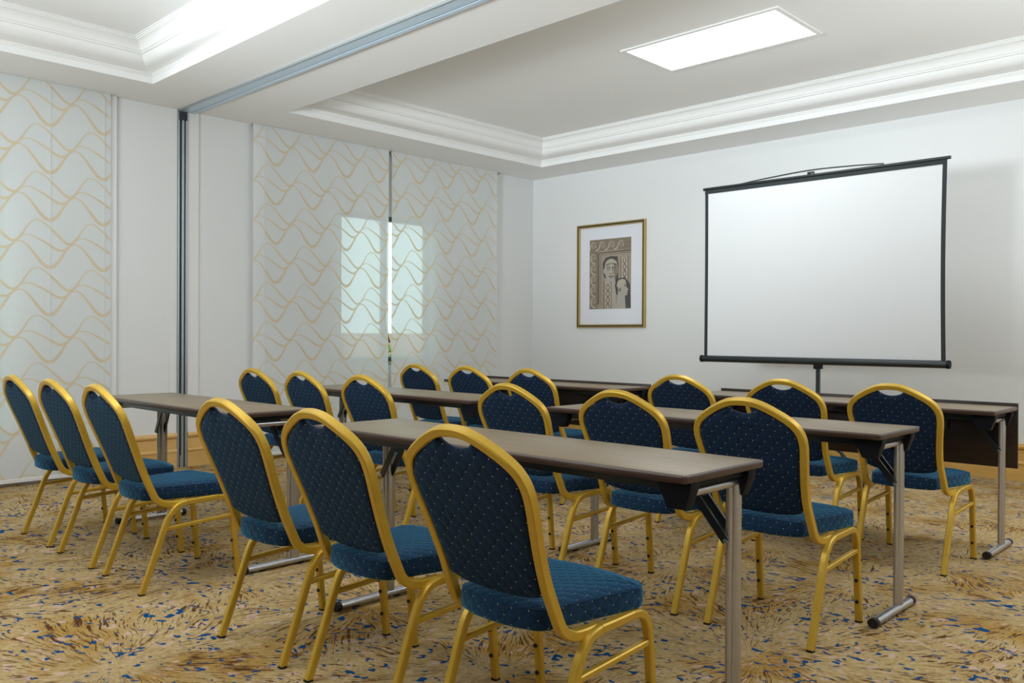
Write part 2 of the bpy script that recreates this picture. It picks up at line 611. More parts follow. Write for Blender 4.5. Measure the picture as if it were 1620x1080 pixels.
for y0, y1, dx, mt in ((3.09, 3.106, 0.02, 0), (3.106, 3.124, 0.008, 1), (3.124, 3.142, 0.024, 0), (3.142, 3.156, 0.008, 1), (3.156, 3.175, 0.022, 0)):
    add_box(bm, WX, WX + dx, y0, y1, 0, ZS - 0.015, mat=mt)
add_box(bm, WX, WX + 0.03, 3.103, 3.165, ZS - 0.085, ZS - 0.015, mat=1)
add_box(bm, WX, WX + 0.03, 3.112, 3.13, 0.0, 0.10, mat=0)
struct('trim_5', bm, [M['jamb'], M['slot']], smooth=0)
# white reveal strip beside the left curtain
bm = bmesh.new()
add_box(bm, WX, WX + 0.03, 2.555, 2.605, 0, ZS, 0.006)
struct('trim_6', bm, M['white_trim'], smooth=0)
# recessed curtain channel on the ceiling
bm = bmesh.new()
add_box(bm, WX + 0.005, WX + 0.045, 3.745, 6.80, ZS - 0.012, ZS, 0.002)
add_box(bm, WX + 0.005, WX + 0.045, YB + 0.2, 2.55, ZS - 0.012, ZS, 0.002)
struct('trim_7', bm, M['sill'], smooth=0)
# low floor rail under the curtains
bm = bmesh.new()
add_box(bm, WX, WX + 0.03, 3.745, 6.76, 0, 0.022, 0.003)
add_box(bm, WX, WX + 0.03, YB + 0.2, 2.55, 0, 0.022, 0.003)
struct('trim_8', bm, M['sill'], smooth=0)

BASE = [(0.0, 0.0), (0.022, 0.0), (0.022, 0.125), (0.028, 0.128), (0.03, 0.138), (0.024, 0.148), (0.018, 0.152), (0.016, 0.235), (0.022, 0.243),
        (0.032, 0.252), (0.034, 0.265), (0.028, 0.272), (0.024, 0.284), (0.0, 0.286)]
def base_left(y0, y1):
    bm = bmesh.new()
    loops(bm, [[(WX + a, y, h) for a, h in BASE] for y in (y0, y1)])
    for y in (y0, y1):
        bm.faces.new([bm.verts.new((WX + a, y, h)) for a, h in BASE])
    return bm
bm = bmesh.new()
for y0, y1 in ((2.605, 3.088), (3.18, 3.745), (6.76, WY)):
    merge(bm, base_left(y0, y1))
struct('baseboard_left', bm, M['base_wood_left'], smooth=30)
bm = bmesh.new()
loops(bm, [[(x, WY - a, h) for a, h in BASE] for x in (WX, XR - 0.02)])
struct('baseboard_back', bm, M['base_wood'], smooth=30)

# windows
def window(n, wd, mull):
    y0, y1, z0, z1 = wd
    bm = bmesh.new()
    X0, X1 = WX - 0.10, WX - 0.04
    f = 0.045
    add_box(bm, X0, X1, y0, y0 + f, z0, z1)
    add_box(bm, X0, X1, y1 - f, y1, z0, z1)
    add_box(bm, X0, X1, y0, y1, z0, z0 + f)
    add_box(bm, X0, X1, y0, y1, z1 - f, z1)
    for mm in mull:
        add_box(bm, X0, X1 + 0.005, mm - 0.028, mm + 0.014, z0, z1, 0.003)
    o = struct('window_%d' % n, bm, M['window_frame'], smooth=0)
    g = box(WX - 0.075, WX - 0.07, y0 + f * 0.5, y1 - f * 0.5, z0 + f * 0.5, z1 - f * 0.5)
    obj('window_pane', g, M['glass'], o, smooth=0)
    bm = bmesh.new()
    add_box(bm, WX - 0.11, WX + 0.004, y0 - 0.03, y1 + 0.03, z0 - 0.035, z0, 0.004)
    obj('window_sill', bm, M['sill'], o, smooth=0)
    return o
w1 = window(1, W1, [5.255])
bm = bmesh.new()
add_box(bm, WX - 0.045, WX - 0.02, 5.235, 5.262, 1.10, 1.20, 0.004)
sweep(bm, catmull([(WX - 0.022, 5.25, 1.16), (WX - 0.008, 5.252, 1.14), (WX - 0.006, 5.262, 1.09), (WX - 0.006, 5.285, 1.02)], 5), circ(0.009, 0.007, 8), (1, 0, 0))
obj('window_handle', bm, M['black_metal'], w1)
window(2, W2, [1.2])

# outside the windows
gw = obj('garden_wall', box(WX - 2.6, WX - 2.4, 2.5, 9.6, 0, 1.12, 0.01), M['terracotta'], smooth=0)
gw['label'] = 'low terracotta garden wall seen faintly outside the window behind the sheer curtains'
gw['category'] = 'wall'
struct('trim_9', box(WX - 6, WX - 0.12, -3, 11, -0.12, -0.02), M['paving'], smooth=0)
bush = thing('garden_shrub', 'small yellow-green shrub glimpsed through the gap between the two sheer curtains', 'shrub', (WX - 1.7, 6.55, -0.02))
bm = bmesh.new()
rnd = random.Random(3)
for i in range(900):
    th, ph, rr = rnd.uniform(0, 6.283), math.acos(rnd.uniform(-1, 1)), rnd.uniform(0.5, 1) ** 0.5 * 0.42
    c = Vector((rr * math.sin(ph) * math.cos(th), rr * math.sin(ph) * math.sin(th), 0.55 + rr * math.cos(ph)))
    d1 = Vector((rnd.uniform(-1, 1), rnd.uniform(-1, 1), rnd.uniform(-1, 1))).normalized()
    d2 = d1.cross(Vector((rnd.uniform(-1, 1), rnd.uniform(-1, 1), rnd.uniform(-1, 1)))).normalized()
    vs = [bm.verts.new(c + d1 * a + d2 * q) for a, q in ((-0.04, 0), (0, 0.018), (0.045, 0), (0, -0.018))]
    bm.faces.new(vs)
obj('foliage', bm, M['leaf'], bush, smooth=0)
bm = bmesh.new()
for k in range(5):
    a = k * 1.256
    sweep(bm, catmull([(0, 0, 0), (0.05 * math.cos(a), 0.05 * math.sin(a), 0.2), (0.16 * math.cos(a), 0.16 * math.sin(a), 0.5)], 4), circ(0.012, n=6), (1, 0, 0))
obj('stem', bm, M['edge'], bush)

# ================================================================ CURTAINS
def curtain(y0, y1, mat, label, z0=0.03, seams=()):
    t = thing('panel_curtain', label, 'curtain', (0, 0, 0), 0, 'sheer panel curtains on the window wall')
    X = WX + 0.062
    bm = bmesh.new()
    n, k = 60, 8
    def xo(y):
        return X + 0.0025 * math.sin(y * 9.0) + 0.0015 * math.sin(y * 23.0 + 1)
    g0 = [[bm.verts.new((xo(y0 + (y1 - y0) * i / n), y0 + (y1 - y0) * i / n, z0 + (ZS - 0.001 - z0) * j / k)) for j in range(k + 1)] for i in range(n + 1)]
    for i in range(n):
        for j in range(k):
            bm.faces.new((g0[i][j], g0[i + 1][j], g0[i + 1][j + 1], g0[i][j + 1]))
    obj('fabric_panel', bm, mat, t)
    bm = bmesh.new()
    add_box(bm, X - 0.004, X + 0.006, y0 + 0.002, y1 - 0.002, z0 - 0.004, z0 + 0.022, 0.002)
    obj('hem_bar', bm, M['pilaster'], t, smooth=0)
    bm = bmesh.new()
    add_box(bm, X - 0.02, X - 0.006, y0 + 0.005, y1 - 0.005, ZS - 0.04, ZS - 0.012, 0.002)
    obj('head_rail', bm, M['pilaster'], t, smooth=0)
    for s in seams:
        bm = bmesh.new()
        add_box(bm, X + 0.001, X + 0.0065, s - 0.001, s + 0.001, z0, ZS - 0.04)
        obj('seam', bm, M['pilaster'], t, smooth=0)
    return t
curtain(-1.2, 2.545, M['sheer_a'], 'wide sheer white panel curtain with gold waves, left of the partition jamb', seams=(2.12, 2.50))
curtain(3.742, 5.212, M['sheer_b'], 'sheer wave-patterned panel curtain just right of the partition jamb, left half of a pair', seams=(3.85,))
curtain(5.252, 6.735, M['sheer_c'], 'sheer wave-patterned panel curtain nearest the room corner, right half of a pair')

# ================================================================ CEILING LIGHTS
def light_panel(x0, x1, y0, y1, label):
    t = thing('ceiling_light_panel', label, 'ceiling light', ((x0 + x1) / 2, (y0 + y1) / 2, ZC), 0, 'recessed ceiling light panels')
    a, c = (x1 - x0) / 2, (y1 - y0) / 2
    bm = bmesh.new()
    f = 0.035
    add_box(bm, -a, a, -c, -c + f, -0.012, -0.001, 0.002)
    add_box(bm, -a, a, c - f, c, -0.012, -0.001, 0.002)
    add_box(bm, -a, -a + f, -c + f, c - f, -0.012, -0.001, 0.002)
    add_box(bm, a - f, a, -c + f, c - f, -0.012, -0.001, 0.002)
    obj('light_frame', bm, M['molding'], t, smooth=0)
    obj('light_diffuser', box(-a + f, a - f, -c + f, c - f, -0.008, -0.002), M['diffuser'], t, smooth=0)
    return t
light_panel(-3.755, -2.525, 5.005, 5.665, 'lit rectangular ceiling light panel in the coffer in front of the projection screen')
light_panel(-0.6, 0.63, 5.005, 5.665, 'added out-of-view ceiling light panel at the right end of the far coffer')  # this panel and the next two are added out of view as fill light
light_panel(-3.755, -2.525, 0.5, 1.16, 'added out-of-view ceiling light panel in the left coffer before the folding-wall track')
light_panel(-0.6, 0.63, 0.5, 1.16, 'added out-of-view ceiling light panel in the left coffer, above the camera side')

# ================================================================ CHAIRS
def plane_y(z):
    return -0.222 - 0.386 * (z - 0.562)
N_BACK = Vector((0, -1, -0.386)).normalized()

def make_chair(label):
    t = thing('banquet_chair', label, 'chair', (0, 0, 0), 0, 'blue banquet chairs with gold frames')
    # back frame: crown arch, shoulders, sides, then the J bend under the seat
    half = [(0.0, .8665), (0.045, .8625), (0.085, .849), (0.125, .829), (0.160, .808), (0.186, .785), (0.2005, .758), (0.2045, .728),
            (0.201, .69), (0.193, .64), (0.184, .575), (0.179, .51)]
    right = [Vector((x, plane_y(z), z)) for x, z in half]
    right += [Vector((0.181, plane_y(.46), .46)), Vector((0.183, -.168, .425)), Vector((0.184, -.150, .390)), Vector((0.185, -.118, .368)),
              Vector((0.186, -.078, .362)), Vector((0.187, -.02, .364))]
    pts = [Vector((-q.x, q.y, q.z)) for q in right[::-1]] + right[1:]
    bm = bmesh.new()
    sweep(bm, catmull(pts, 4), chamfer(0.0125, 0.0135, 0.0035), (-1, 0, 0))
    obj('back_frame', bm, M['gold'], t, smooth=25)

    # back pad
    out = [(-0.160, .475), (-0.12, .460), (-0.06, .4535), (0, .452), (0.06, .4535), (0.12, .460), (0.160, .475), (0.1645, .51), (0.172, .575),
           (0.181, .64), (0.189, .69), (0.1925, .728), (0.189, .753), (0.177, .776), (0.153, .797), (0.118, .8175), (0.085, .8345), (0.064, .8445)]
    notch = [(0.052, .836), (0.03, .8255), (0, .821), (-0.03, .8255), (-0.052, .836)]
    poly = out + notch + [(-x, z) for x, z in out[:5:-1]]
    poly = [(v.x, v.y) for v in catmull([Vector((x, z, 0)) for x, z in poly], 2)]
    up = -N_BACK
    def P(x, z, off):
        return Vector((x, plane_y(z), z)) + up * off
    bm = bmesh.new()
    levels = [(0.035, -0.0135), (0.014, -0.0125), (0.005, -0.010), (0.0, -0.003), (0.0, 0.006), (0.003, 0.012), (0.010, 0.017), (0.03, 0.022), (0.06, 0.025)]
    rings = []
    for d, off in levels:
        rings.append([P(q[0], q[1], off) for q in inset_poly(poly, d)])
    loops(bm, rings, P(0, 0.65, -0.0138), P(0, 0.65, 0.027))
    obj('backrest', bm, M['fabric_back_shaded'], t, smooth=50)

    # seat cushion
    def sq(hw0, hw1, y0, y1, bulge):
        pts = []
        def arc(cx, cy, rr, a0, a1, k=7):
            for i in range(k + 1):
                a = math.radians(a0 + (a1 - a0) * i / k)
                pts.append((cx + rr * math.cos(a), cy + rr * math.sin(a)))
        arc(hw1 - 0.065, y1 - 0.065, 0.065, 4, 74)
        for x in (0.07, 0.0, -0.07):
            pts.append((x, y1 + bulge * (1 - (x / 0.16) ** 2)))
        arc(-hw1 + 0.065, y1 - 0.065, 0.065, 106, 176)
        for f in (0.33, 0.66):
            pts.append((-(hw1 + (hw0 - hw1) * f), y1 - 0.065 + (y0 + 0.05 - y1 + 0.065) * f))
        arc(-hw0 + 0.05, y0 + 0.05, 0.05, 184, 258)
        for x in (-0.07, 0.0, 0.07):
            pts.append((x, y0 - bulge * 0.8 * (1 - (x / 0.16) ** 2)))
        arc(hw0 - 0.05, y0 + 0.05, 0.05, 282, 356)
        for f in (0.33, 0.66):
            pts.append((hw0 + (hw1 - hw0) * f, y0 + 0.05 + (y1 - 0.065 - y0 - 0.05) * f))
        return pts
    poly = sq(0.155, 0.208, -0.192, 0.195, 0.02)
    bm = bmesh.new()
    rings = []
    for d, z in ((0.02, .3795), (0.006, .3795), (0.001, .384), (0.0, .394), (0.0, .420), (0.0025, .4295), (0.008, .4355), (0.0125, .4365), (0.02, .440), (0.05, .4455), (0.09, .4475)):
        rings.append([(q[0], q[1], z) for q in inset_poly(poly, d)])
    loops(bm, rings, (0, 0, .3795), (0, 0, .449))
    obj('seat', bm, M['fabric_seat_lit'], t, smooth=50)
    bm = bmesh.new()
    ring = [Vector((q[0], q[1], .4318)) for q in inset_poly(poly, 0.003)]
    ring.append(ring[0])
    sweep(bm, ring, circ(0.0022, n=6), (0, 0, 1), caps=False)
    obj('piping', bm, M['fabric_seat_lit'], t)

    # side frames: rear leg, rail, front leg in one bent line, cut into parts
    for s in (-1, 1):
        X = 0.203 * s
        rear = [(X, -.218, 0.004), (X, -.166, .143), (X, -.1165, .282), (X, -.092, .328), (X, -.064, .355), (X, -.025, .366)]
        rail = [(X, -.025, .366), (X, .05, .368), (X, .11, .370)]
        front = [(X, .11, .370), (X, .140, .366), (X, .164, .350), (X, .178, .322), (X, .186, .28), (X, .199, .14), (X, .212, 0.004)]
        pr = chamfer(0.0125, 0.0115, 0.0038)
        for nm, pt in (('leg', rear), ('seat_rail', rail), ('leg', front)):
            bm = bmesh.new()
            sweep(bm, catmull([Vector(q) for q in pt], 5), pr, (1, 0, 0))
            o = obj(nm, bm, M['gold'], t, smooth=25)
            if nm == 'leg':
                foot = pt[0] if pt is rear else pt[-1]
                bm = bmesh.new()
                tube(bm, (foot[0], foot[1], 0.0), (foot[0], foot[1], 0.007), chamfer(0.0128, 0.0125, 0.004))
                obj('foot_cap', bm, M['rubber'], o, smooth=0)
            if pt is front:
                for z in (0.082, 0.165):
                    yy = .212 - (.212 - .199) * (z / .14) - 0.011
                    bm = bmesh.new()
                    sweep(bm, [(X, yy, z), (X, yy - 0.004, z), (X, yy - 0.006, z)], circ(0.0065, n=10), (1, 0, 0))
                    obj('rubber_bumper', bm, M['rubber'], o)
        bm = bmesh.new()
        tube(bm, (X, -.122, .262), (X, .186, .282), chamfer(0.009, 0.0085, 0.003))
        o = obj('stretcher', bm, M['gold'], t, smooth=25)
        bm = bmesh.new()
        sweep(bm, [(X, .05, .262), (X, .05, .268)], circ(0.008, n=10), (1, 0, 0))
        obj('rubber_bumper', bm, M['rubber'], o)
    return t

CX = [-4.915, -4.345, -3.770, -2.675, -2.110, -1.507,
      -4.925, -4.365, -3.770, -2.665, -2.055, -1.501,
      -4.940, -4.385, -3.790, -2.645, -2.025, -1.475]
CY = [1.695, 3.060, 4.405]
pos = ['leftmost', 'middle', 'rightmost']
rows = ['nearest row', 'middle row', 'far row']
CL = [
 'leftmost blue banquet chair of all, at the nearest left table beside the wide curtain',
 'blue banquet chair at the middle of the nearest left table',
 'blue banquet chair at the aisle end of the nearest left table',
 'blue banquet chair at the left end of the nearest right table',
 'blue banquet chair at the middle of the nearest right table',
 'largest blue banquet chair in the foreground, at the right of the nearest right table',
 'blue banquet chair at the left end of the middle-row left table',
 'blue banquet chair at the centre of the middle-row left table',
 'blue banquet chair at the aisle end of the middle-row left table',
 'blue banquet chair at the left end of the middle-row right table',
 'blue banquet chair at the centre of the middle-row right table',
 'blue banquet chair at the right end of the middle-row right table',
 'blue banquet chair at the left end of the far-row left table',
 'blue banquet chair at the centre of the far-row left table',
 'blue banquet chair at the aisle end of the far-row left table',
 'blue banquet chair at the left end of the far-row right table',
 'blue banquet chair at the centre of the far-row right table, before the screen pole',
 'blue banquet chair at the right end of the far-row right table',
]
proto = None
for i in range(18):
    loc = (CX[i], CY[i // 6], 0)
    if proto is None:
        proto = make_chair(CL[0])
        proto.location = loc
    else:
        copy_tree(proto, CL[i], loc, math.radians((0, 0.5, -0.8, 0.6, -0.4)[i % 5]))

# ================================================================ TABLES
TW, TH, TT = 0.42, 0.74, 0.022
def table(x0, x1, y0, label, modesty=False):
    L = x1 - x0
    t = thing('folding_table', label, 'table', ((x0 + x1) / 2, y0 + TW / 2, 0), 0, 'long folding seminar tables')
    a, c = L / 2, TW / 2
    bm = bmesh.new()
    add_box(bm, -a + 0.004, a - 0.004, -c + 0.004, c - 0.004, TH - TT + 0.001, TH, 0.002, 2)
    obj('tabletop', bm, M['laminate'], t, smooth=30)
    # bull-nosed edge band all round
    rr = 0.014
    poly = []
    for cx, cy, a0 in ((a - rr, c - rr, 0), (-a + rr, c - rr, 90), (-a + rr, -c + rr, 180), (a - rr, -c + rr, 270)):
        for i in range(6):
            an = math.radians(a0 + 18 * i)
            poly.append((cx + rr * math.cos(an), cy + rr * math.sin(an)))
    bm = bmesh.new()
    rings = []
    for d, z in ((0.007, TH + 0.0004), (0.003, TH - 0.0006), (0.0008, TH - 0.003), (0.0, TH - 0.007), (0.0, TH - TT + 0.006), (0.0015, TH - TT + 0.002), (0.006, TH - TT - 0.0005), (0.012, TH - TT - 0.0005)):
        rings.append([(q[0], q[1], z) for q in inset_poly(poly, d)])
    loops(bm, rings)
    obj('edge_band', bm, M['edge'], t, smooth=60)
    # steel rails under the top
    for yy in (-c + 0.075, c - 0.075):
        bm = bmesh.new()
        add_box(bm, -a + 0.11, a - 0.11, yy - 0.011, yy + 0.011, TH - TT - 0.032, TH - TT + 0.0005, 0.002)
        obj('frame_rail', bm, M['black_metal'], t, smooth=0)
    ly = -c + 0.345
    for s in (-1, 1):
        X = s * (a - 0.05)
        # hanging plastic corner brackets
        for yy in (-c + 0.065, c - 0.055):
            bm = bmesh.new()
            o1, o2 = s * (a - 0.010), s * (a - 0.112)
            i1, i2 = s * (a - 0.030), s * (a - 0.085)
            zt, zm, zb = TH - TT - 0.001, TH - TT - 0.018, TH - 0.098
            d = 0.022
            vs = []
            for q in (-d, d):
                vs.append([bm.verts.new((x, yy + q * (0.8 if z == zb else 1), z)) for x, z in ((o1, zt), (o1, zm), (i1, zb), (i2, zb), (o2, zm), (o2, zt))])
            bm.faces.new(vs[0])
            bm.faces.new(vs[1][::-1])
            for j in range(6):
                bm.faces.new((vs[0][j], vs[0][(j + 1) % 6], vs[1][(j + 1) % 6], vs[1][j]))
            bmesh.ops.recalc_face_normals(bm, faces=bm.faces)
            bmesh.ops.bevel(bm, geom=bm.edges[:], offset=0.003, segments=2, affect='EDGES', profile=0.5)
            obj('corner_bracket', bm, M['black_plastic'], t, smooth=30)
        # black filler between the brackets, behind the crossbar
        bm = bmesh.new()
        add_box(bm, X - 0.02, X + 0.02, -c + 0.06, c - 0.06, TH - TT - 0.022, TH - TT, 0.002)
        obj('pivot_plate', bm, M['black_plastic'], t, smooth=0)
        bm = bmesh.new()
        tube(bm, (X, -c + 0.06, TH - 0.061), (X, ly + 0.024, TH - 0.061), circ(0.0125, 0.011, 16), (0, 0, 1))
        obj('crossbar', bm, M['chrome'], t)
        bm = bmesh.new()
        tube(bm, (X, ly, 0.035), (X, ly, TH - 0.066), circ(0.014, 0.023, 20))
        o = obj('leg', bm, M['chrome'], t)
        bm = bmesh.new()
        tube(bm, (X - s * 0.004, ly - 0.030, 0.038), (X - s * 0.004, ly - 0.030, TH - 0.07), circ(0.009, 0.010, 12))
        obj('inner_tube', bm, M['chrome'], o)
        bm = bmesh.new()
        y1, y2 = -c + 0.075, -c + 0.478
        tube(bm, (X, y1 + 0.012, 0.021), (X, y2 - 0.012, 0.021), circ(0.016, 0.019, 18), (0, 0, 1))
        ft = obj('foot', bm, M['chrome'], t)
        for yc, dr in ((y1, 1), (y2, -1)):
            bm = bmesh.new()
            sweep(bm, [(X, yc - 0.001 * dr, 0.021), (X, yc + 0.003 * dr, 0.021), (X, yc + 0.022 * dr, 0.021)], circ(0.0178, 0.0205, 18), (0, 0, 1))
            obj('end_cap', bm, M['rubber'], ft)
        for yy in (y1 + 0.10, y2 - 0.10):
            bm = bmesh.new()
            add_box(bm, X - 0.008, X + 0.008, yy - 0.012, yy + 0.012, 0.0, 0.006)
            obj('glide', bm, M['rubber'], ft, smooth=0)
        # folding struts
        for dy in (-0.046, 0.002):
            bm = bmesh.new()
            tube(bm, (X - s * 0.004, ly + dy, 0.515), (X - s * 0.15, ly + dy - 0.02, TH - TT - 0.012), [(0.004, 0.012), (-0.004, 0.012), (-0.004, -0.012), (0.004, -0.012)], (0, 1, 0))
            o = obj('folding_strut', bm, M['black_metal'], t, smooth=0)
            bm = bmesh.new()
            sweep(bm, [(X - s * 0.004, ly + dy - 0.003, 0.518), (X - s * 0.004, ly + dy - 0.008, 0.518)], circ(0.0065, n=12), (1, 0, 0))
            obj('screw', bm, M['chrome'], o)
        bm = bmesh.new()
        add_box(bm, X - s * 0.095 - 0.012, X - s * 0.095 + 0.012, ly - 0.045, ly + 0.005, 0.632, 0.654, 0.002)
        obj('latch_plate', bm, M['black_metal'], t, smooth=0)
    if modesty:
        bm = bmesh.new()
        add_box(bm, -a, a, c + 0.002, c + 0.018, 0.417, TH + 0.0165, 0.003)
        mp = obj('modesty_panel', bm, M['modesty'], t, smooth=30)
        for q in (-a + 0.35, a - 0.35):
            bm = bmesh.new()
            add_box(bm, q - 0.02, q + 0.02, c - 0.03, c + 0.003, 0.60, TH - TT - 0.001, 0.002)
            obj('hinge_bracket', bm, M['black_metal'], mp, smooth=0)
    return t
table(-5.045, -3.500, 1.845, 'brown folding table nearest on the left of the aisle, bare top')
table(-2.867, -1.172, 1.845, 'brown folding table nearest on the right, largest bare tabletop in the foreground')
table(-5.09, -3.367, 3.157, 'brown folding table in the middle row on the left, before the sheer curtains')
table(-2.819, -1.181, 3.157, 'brown folding table in the middle row on the right of the aisle')
t3 = table(-5.18, -3.458, 4.562, 'brown folding table with dark modesty panel in the far row on the left', True)
table(-2.896, -1.167, 4.562, 'brown folding table with dark modesty panel in front of the projection screen', True)
# paper label on the inside of the left modesty panel
mpan = [o for o in t3.children if o.name.startswith('modesty_panel')][0]
bm = box(0.03, 0.085, TW / 2 - 0.0005, TW / 2 + 0.0018, 0.435, 0.462)
lb = obj('paper_label', bm, M['paper'], mpan, smooth=0)
lb['label'] = 'small white paper sticker'

# ================================================================ PROJECTION SCREEN
SY = 6.30
SXc, ST, SBt = -2.87, 2.338, 0.915
ps = thing('projection_screen', 'white tripod projection screen with black border in front of the back wall', 'projection screen', (SXc, SY, 0))
hw, hb = 0.952, 0.955
def edge_x(s, f):        # the fabric edges pinch inwards a little between top and bottom
    return s * (hw - 0.006 * math.sin(math.pi * f) + (0.0 if f > 0 else 0))
bm = bmesh.new()
bi = 0.030
n = 16
z0, z1 = SBt + 0.02, ST - 0.012
rows_ = []
for j in range(n + 1):
    f = j / n
    z = z0 + (z1 - z0) * f
    yb = -0.006 * math.sin(math.pi * f)
    rows_.append([bm.verts.new((x, yb, z)) for x in (edge_x(-1, f), edge_x(-1, f) + bi, edge_x(1, f) - bi, edge_x(1, f))])
for j in range(n):
    for k in range(3):
        fc = bm.faces.new((rows_[j][k], rows_[j][k + 1], rows_[j + 1][k + 1], rows_[j + 1][k]))
        fc.material_index = 1 if k != 1 or j == n - 1 and False else 0
obj('screen_fabric', bm, [M['screen_white'], M['screen_border']], ps)
bm = bmesh.new()
add_box(bm, -hw, hw, -0.0035, -0.001, ST - 0.042, ST - 0.01)
obj('top_border', bm, M['screen_border'], ps, smooth=0)
bm = bmesh.new()
tube(bm, (-hw - 0.015, 0, ST), (hw + 0.022, 0, ST), circ(0.012, n=14), (0, 0, 1))
obj('top_bar', bm, M['black_metal'], ps)
bm = bmesh.new()
tube(bm, (-hb - 0.012, 0, SBt - 0.005), (hb + 0.012, 0, SBt - 0.005), circ(0.027, n=22), (0, 0, 1))
case = obj('roller_case', bm, M['black_metal'], ps)
for s in (-1, 1):
    bm = bmesh.new()
    sweep(bm, [(s * (hb + 0.006), 0, SBt - 0.005), (s * (hb + 0.026), 0, SBt - 0.005)], circ(0.0295, n=22), (0, 0, 1))
    ec = obj('end_cap', bm, M['black_plastic'], case)
bm = bmesh.new()
sweep(bm, catmull([(-0.62, 0.006, ST + 0.008), (-0.42, 0.006, ST + 0.024), (-0.05, 0.006, ST + 0.043), (0.28, 0.006, ST + 0.034), (0.52, 0.006, ST + 0.018)], 6),
      [(0.007, 0.004), (-0.007, 0.004), (-0.007, -0.004), (0.007, -0.004)], (0, 1, 0))
obj('carry_handle', bm, M['black_metal'], ps)
bm = bmesh.new()
add_box(bm, -0.05, 0.0, -0.012, 0.012, ST + 0.006, ST + 0.03, 0.003)
obj('hook', bm, M['black_metal'], ps)
bm = bmesh.new()
tube(bm, (0.03, 0.03, 0.30), (0.03, 0.03, SBt - 0.02), chamfer(0.014, 0.014, 0.004))
obj('pole', bm, M['black_metal'], ps, smooth=20)
bm = bmesh.new()
tube(bm, (0.03, 0.045, 0.45), (0.03, 0.045, ST), chamfer(0.009, 0.009, 0.003))
obj('extension_pole', bm, M['black_metal'], ps, smooth=20)
bm = bmesh.new()
add_box(bm, 0.004, 0.056, 0.0, 0.06, SBt - 0.065, SBt - 0.025, 0.004)
obj('pole_clamp', bm, M['black_plastic'], ps)
bm = bmesh.new()
tube(bm, (0.03, 0.03, 0.40), (0.03, 0.03, 0.47), circ(0.03, n=16))
obj('tripod_hub', bm, M['black_plastic'], ps)
for k in range(3):
    an = math.radians(-20 + 120 * k)
    dx, dy = math.cos(an), math.sin(an)
    bm = bmesh.new()
    tube(bm, (0.03 + 0.03 * dx, 0.03 + 0.03 * dy, 0.43), (0.03 + 0.46 * dx, 0.03 + 0.46 * dy, 0.012), [(0.012, 0.008), (-0.012, 0.008), (-0.012, -0.008), (0.012, -0.008)], (-dy, dx, 0))
    lg = obj('leg', bm, M['black_metal'], ps, smooth=0)
    bm = bmesh.new()
    sweep(bm, [(0.03 + 0.46 * dx, 0.03 + 0.46 * dy, 0.0), (0.03 + 0.46 * dx, 0.03 + 0.46 * dy, 0.025)], circ(0.014, n=12), (1, 0, 0))
    obj('rubber_foot', bm, M['rubber'], lg)
    bm = bmesh.new()
    tube(bm, (0.03 + 0.014 * dx, 0.03 + 0.014 * dy, 0.31), (0.03 + 0.24 * dx, 0.03 + 0.24 * dy, 0.225), [(0.006, 0.003), (-0.006, 0.003), (-0.006, -0.003), (0.006, -0.003)], (-dy, dx, 0))
    obj('leg_brace', bm, M['black_metal'], lg, smooth=0)

# ================================================================ FRAMED PICTURE
PX0, PX1, PZ0, PZ1 = -6.115, -5.19, 1.187, 2.33
pc = thing('framed_picture', 'gold framed relief print in a white mat on the back wall left of the screen', 'picture', ((PX0 + PX1) / 2, WY, (PZ0 + PZ1) / 2))
a, c = (PX1 - PX0) / 2, (PZ1 - PZ0) / 2
bm = bmesh.new()
prof = [(0.0, 0.002), (0.0, 0.030), (0.006, 0.034), (0.012, 0.032), (0.0121, 0.026), (0.026, 0.026), (0.0261, 0.030), (0.032, 0.031), (0.037, 0.026), (0.037, 0.004)]
rings = []
for d, o_ in prof:
    rings.append([(-a + d, -o_, -c + d), (a - d, -o_, -c + d), (a - d, -o_, c - d), (-a + d, -o_, c - d)])
loops(bm, rings)
bm.faces.ensure_lookup_table()
for i, f in enumerate(bm.faces):
    if i // 4 in (3, 4, 5):
        f.material_index = 1
obj('picture_frame', bm, [M['gold_picture'], M['dark_picture']], pc, smooth=20)
obj('mat_board', box(-a + 0.03, a - 0.03, -0.008, -0.002, -c + 0.03, c - 0.03), M['mat'], pc, smooth=0)
obj('glazing', box(-a + 0.034, a - 0.034, -0.0215, -0.020, -c + 0.034, c - 0.034), M['picture_glass'], pc, smooth=0)

# the print: tan engraving with running scrolls, a frontal head and a profile head
def tone(name, rgb, amt=0.14, sc=55):
    return plain(name, srgb(*rgb), 0.85, grain=amt, gscale=sc)
PM = [tone('print_tan', (168, 152, 130)), tone('print_shadow', (100, 90, 76), 0.25), tone('print_light', (192, 178, 156)),
      tone('print_stone', (180, 172, 158), 0.2, 90), tone('print_dark', (72, 68, 64), 0.3, 70), tone('print_mid', (138, 124, 104), 0.2)]
AX0, AX1, AZ0, AZ1 = -5.945 - (PX0 + PX1) / 2, -5.38 - (PX0 + PX1) / 2, 1.392 - (PZ0 + PZ1) / 2, 2.157 - (PZ0 + PZ1) / 2
AW, AH = AX1 - AX0, AZ1 - AZ0
bm = bmesh.new()
lay = [0.0085]
def A(u, v):
    u, v = min(max(u, 0.0), 1.0), min(max(v, 0.0), 1.0)
    return A_(u, v)
def A_(u, v):            # u right, v down, both 0..1 of the print
    return (AX0 + u * AW, -lay[0], AZ1 - v * AH)
def flat(poly, mi):
    lay[0] += 0.00004
    q = poly
    ctr = Vector((sum(x for x, _ in q) / len(q), sum(y for _, y in q) / len(q)))
    cv = bm.verts.new(A(*ctr))
    vs = [bm.verts.new(A(*k)) for k in q]
    for i in range(len(vs)):
        bm.faces.new((vs[i], vs[(i + 1) % len(vs)], cv)).material_index = mi
